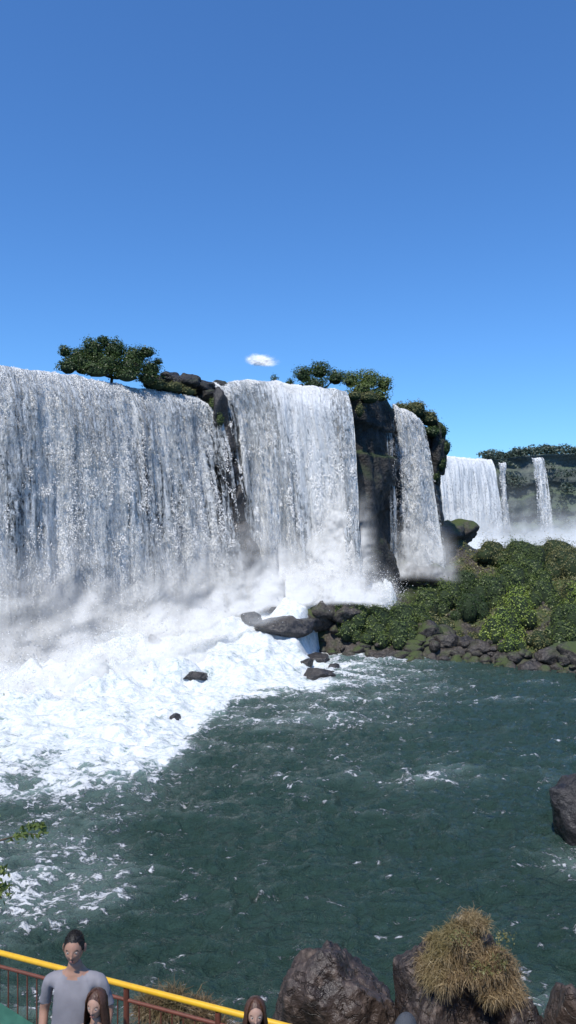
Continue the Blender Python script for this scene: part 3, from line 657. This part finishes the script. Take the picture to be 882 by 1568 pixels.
def person(name,loc,h,shirt,pants,skin,haircol,rot=0,longhair=False,female=False,sleeve=True,headtilt=0.3,cap=None,belly=0.,elb=None,turn=0.):
    k=h/1.76;root=empty(name,loc);root.rotation_euler=(0,0,rot);root.scale=(k,k,k)
    sw=.155 if female else .195
    EL=np.array((sw+.075,.04,1.13));WR=np.array((sw+.05,-.10,.90)) if elb is None else np.array(elb)
    tr=.92 if female else 1
    J=[((0,0,.95),.15*tr),((0,-.01,1.08),(.14+belly)*tr*(.9 if female else 1)),((0,-.01,1.24),(.15+belly*.6)*tr),((0,.0,1.37),.125*tr),((0,.01,1.45),.075),((0,-.005,1.51),.056),((0,-.02,1.575),.054)]
    E=[(0,1),(1,2),(2,3),(3,4),(4,5),(5,6)]
    for s in (-1,1):
        f=np.array([s,1,1]);b=len(J);el_=EL*f;wr=WR*f;sh=np.array((s*sw,.01,1.385))
        J+=[((s*sw*.6,.0,1.395),.085*tr),(sh,.066*tr),(sh*.5+el_*.5,.050*tr),(el_,.041*tr),(el_*.5+wr*.5+np.array([0,.005,0]),.037*tr),(wr,.025*tr),(wr+(wr-el_)*.25,.030*tr)]
        E+=[(3,b),(b,b+1),(b+1,b+2),(b+2,b+3),(b+3,b+4),(b+4,b+5),(b+5,b+6)]
        b=len(J)
        J+=[((s*.10,0,.87),.11),((s*.11,-.01,.66),.085),((s*.11,-.02,.48),.062),((s*.115,.01,.28),.055),((s*.12,.02,.09),.038),((s*.13,-.09,.045),.038),((s*.135,-.17,.035),.032)]
        E+=[(0,b)]+[(b+i,b+i+1) for i in range(6)]
    me=skin_mesh(J,E,3)
    n=len(me.vertices);co=np.zeros(n*3,np.float32);me.vertices.foreach_get('co',co);co=co.reshape(-1,3)
    m_=ss((sw+.01-abs(co[:,0]))/.04)*ss((co[:,2]-.9)/.05)*ss((1.47-co[:,2])/.05);co[:,1]*=1-.22*m_;co[:,0]*=1+.05*m_
    tee=(co[:,2]>(1.19 if sleeve else 1.30))&(co[:,2]<1.44)|((abs(co[:,0])<sw+.01)&(co[:,2]>.93)&(co[:,2]<1.44))
    fold=fbm(co[:,0]*11,co[:,1]*11,co[:,2]*6,3)*.016+.009;nrm=unit(np.stack([co[:,0],co[:,1],co[:,2]*0],1))
    co[tee]+=nrm[tee]*fold[tee][:,None]
    me.vertices.foreach_set('co',co.ravel())
    me.materials.clear()
    for m in (skin,shirt,pants,M_red):me.materials.append(m)
    for p in me.polygons:
        c=p.center;ax=abs(c.x);p.use_smooth=True
        neck=1.455-.35*max(0,.07-ax)*(1 if c.y<0 else .2)
        if c.z<.07:p.material_index=3
        elif c.z<.95 and ax<sw+.03:p.material_index=2
        elif c.z>neck:p.material_index=0
        elif ax<sw+.012: p.material_index=1 if (sleeve or ax<sw-.03 or c.z<1.28) else 0
        elif sleeve and c.z>1.19: p.material_index=1
        else:p.material_index=0
    me.update();obj('body',me,root)
    for s in (-1,1):
        f=np.array([s,1,1]);el_=EL*f;wr=WR*f
        d=unit(wr-el_);pal=wr+d*.07;side=unit(np.cross(d,np.array([s*1.,0,0])));inn=np.array([-s,0,0.])
        Js=[];Es=[]
        for o_,l in [(-.03,.065),(-.01,.078),(.01,.072),(.03,.058)]:
            p=pal+side*o_;b=len(Js);Js+=[(p,.010),(p+d*l*.5,.009),(p+d*l*.85+inn*.012,.008),(p+d*l*1.1+inn*.03,.007)];Es+=[(b,b+1),(b+1,b+2),(b+2,b+3)]
        p=pal-d*.04-side*.03;b=len(Js);Js+=[(p,.012),(p-side*.025+d*.03,.010),(p-side*.035+d*.06+inn*.01,.009)];Es+=[(b,b+1),(b+1,b+2)]
        mm=skin_mesh(Js,Es,1,(0,4,8,12,16));mm.materials.append(skin)
        for p_ in mm.polygons:p_.use_smooth=True
        obj('fingers',mm,root)
    hd=empty('head',(0,-.02,1.56));hd.parent=root;hd.rotation_euler=(headtilt,0,turn);kk=.94 if female else 1;hd.scale=(kk,kk,kk)
    D,F=ico(6);V=D*np.array([.077,.096,.120])
    zz=D[:,2];fr=np.clip(-D[:,1],0,1);lo=np.clip(-zz,0,1)
    V[:,0]*=1-(.36 if female else .24)*lo**1.6
    V[:,1]=np.where(D[:,1]<0,V[:,1]*(1-.08*lo),V[:,1]*(1-.35*lo))
    def g(cx,cz,sx,sz): return np.exp(-(((D[:,0]-cx)/sx)**2+((zz-cz)/sz)**2))*fr
    V[:,1]-=g(0,-.12,.12,.20)*.010+g(0,-.24,.13,.09)*.013+g(0,-.26,.24,.06)*.005
    for s in(-1,1):
        V[:,1]+=g(s*.40,.04,.17,.10)*.008;V[:,1]-=g(s*.50,-.20,.20,.16)*.005
    V[:,1]-=g(0,-.82,.24,.14)*.012+g(0,-.49,.22,.035)*.006+g(0,-.59,.19,.035)*.006
    V[:,1]+=g(0,-.54,.24,.02)*.004
    V[:,2]+=.105
    obj('face',mesh_np('skull',V,F,True,[skin]),hd)
    D3,F3=ico(3)
    ea=D3*np.array([.012,.021,.034]);ea[:,0]+=.004*(D3[:,1]>0)
    obj('ears',mesh_np('ears',*join([(ea*np.array([s,1,1])+np.array([s*.081,.010,.098]),F3) for s in(-1,1)]),True,[skin]),hd)
    obj('eyes',mesh_np('eyes',*join([(D3*np.array([.0125,.008,.0045])+np.array([s*.030,-.0815,.110]),F3) for s in(-1,1)]),True,[M_white]),hd)
    obj('pupils',mesh_np('pupils',*join([(D3*np.array([.0055,.004,.0045])+np.array([s*.030,-.0875,.1095]),F3) for s in(-1,1)]),True,[M_eye]),hd)
    bw=[]
    for s in(-1,1):
        Vb=D3*np.array([.019,.005,.003])+np.array([s*.031,-.0865,.131]);Vb[:,2]-=((Vb[:,0]-s*.031)/.019)**2*.004;Vb[:,1]+=abs(Vb[:,0])*.18;bw.append((Vb,F3))
    obj('eyebrows',mesh_np('eyebrows',*join(bw),True,[haircol]),hd)
    obj('mouth',mesh_np('mouth',*join([(D3*np.array([.021,.006,.0035])+np.array([0,-.092,.046]),F3),(D3*np.array([.018,.006,.0045])+np.array([0,-.0905,.039]),F3)]),True,[M_lip]),hd)
    D5,F5=ico(6);q=1.045+.035*fbm(D5[:,0]*9,D5[:,1]*9,D5[:,2]*9,4)
    Vh=D5*np.array([.077,.096,.120])*q[:,None];Vh[:,1]=np.where(D5[:,1]>0,Vh[:,1]*(1-.30*np.clip(-D5[:,2],0,1)),Vh[:,1]);Vh[:,2]+=.106
    a=-D5[:,1]/np.sqrt(D5[:,0]**2+D5[:,1]**2+1e-6)
    hl=np.interp(a,[-1,-.2,.12,.42,.55,.8,1],[-.55,-.35,-.10,-.05,.34,.60,.66])+.05*fbm(D5[:,0]*14,D5[:,1]*14,0,3)
    if longhair: hl=np.interp(a,[-1,0,.3,.6,.8,1],[-.7,-.6,-.25,.2,.5,.66])
    kv=D5[:,2]>hl;kf=kv[F5].all(1)
    obj('hair',mesh_np('hair',Vh,F5[kf],True,[haircol]),hd)
    idx=np.where(kv)[0]
    if not longhair:
        ii=rng.choice(idx,3500);N=unit(D5[ii]+np.array([0.,.1,.5])+rng.normal(size=(3500,3))*.3)
        obj('hair_strands',mesh_np('hair_strands',*strands(Vh[ii]*.995,N,.006+.010*rng.random(3500)*(D5[ii][:,2]>.5),.1,.0012,3,.001),True,[haircol]),hd)
    else:
        n=5200;ang=rng.uniform(0,2*math.pi,n);ang=ang[(np.sin(ang)>-.62)];n=len(ang)
        up=rng.random(n)
        x0=np.cos(ang);y0=np.sin(ang);pts=[];L_=.26+.12*rng.random(n)
        part=np.sign(x0+1e-3)
        for t in np.linspace(0,1,9):
            if t<.45:
                th=t/.45*(math.pi/2);r=np.sin(th)
                px=x0*.083*r+part*.004;py=y0*.102*r;pz=.106+.127*np.cos(th)+0*x0
            else:
                u=(t-.45)/.55
                px=x0*(.083+.018*np.sin(u*2.6)+.012*u);py=y0*(.102-.02*u)+.012*u;pz=.106-L_*u
            px=px+.004*np.sin(up*40+t*9);py=py+.003*np.sin(up*31+t*11)
            off=.004+.006*up
            px=px+x0*off;py=py+y0*off
            for sg in(-1,1):pts.append(np.stack([px-y0*.003*sg,py+x0*.003*sg,pz],1))
        V=np.stack(pts,1).reshape(-1,3);i=np.arange(n)[:,None]*18
        Fh=np.concatenate([i+np.array([[2*q,2*q+1,2*q+3,2*q+2]]) for q in range(8)])
        obj('long_hair',mesh_np('long_hair',V,Fh,True,[haircol]),hd)
    if cap is not None:
        kf=(D5[:,2]>.28)[F5].all(1);Vc=D5*np.array([.088,.108,.128]);Vc[:,2]+=.112
        obj('cap_crown',mesh_np('cap_crown',Vc,F5[kf],True,[cap]),hd)
        u,v=np.meshgrid(np.linspace(-1,1,15),np.linspace(0,1,6));bx=u*.075;by=-.085-v*.075*np.sqrt(np.clip(1-u*u*.8,0,1));bz=.150-.02*v-.015*u*u
        obj('cap_brim',mesh_np('cap_brim',np.stack([bx,by,bz],-1).reshape(-1,3),gridF(6,15),True,[cap]),hd)
    return root
M_eye=plain('eye_dark',(.02,.015,.012),.2);M_lip=plain('lips',(.28,.12,.10),.5);M_white=plain('eye_white',(.4,.37,.35),.3)
H_blk=plain('hair_black',(.012,.010,.009),.6,(.02,.016,.014),60,.004);H_brn=plain('hair_brown',(.05,.022,.012),.5,(.09,.04,.022),60,.004)
sk1=skinmat('skin_tone',(.38,.21,.145));sk2=skinmat('skin_tone_fair',(.42,.25,.18))
C_gray=plain('gray_tshirt',(.25,.24,.26),.9,(.20,.19,.21),5,.01);C_teal=plain('teal_shirt',(.03,.20,.20),.9,(.02,.14,.15),6,.01)
C_navy=plain('dark_trousers',(.03,.035,.05),.9);C_cap=plain('gray_cap',(.06,.065,.075),.9);C_red=plain('dark_shirt',(.05,.05,.06),.9)
person('man',(-1.73,6.0,fz),1.77,C_gray,C_navy,sk1,H_blk,rot=-.05,headtilt=.02,belly=.035,turn=.1)
person('girl',(-1.45,5.62,fz),1.56,C_teal,C_navy,sk2,H_brn,rot=-.2,longhair=True,female=True,sleeve=False,headtilt=.0)
person('woman',(-.245,5.5,fz),1.57,C_red,C_navy,sk2,H_brn,rot=.1,longhair=True,female=True,headtilt=-.05)
person('man_with_cap',(.81,5.2,fz),1.60,C_gray,C_navy,sk1,H_blk,rot=2.6,cap=C_cap)
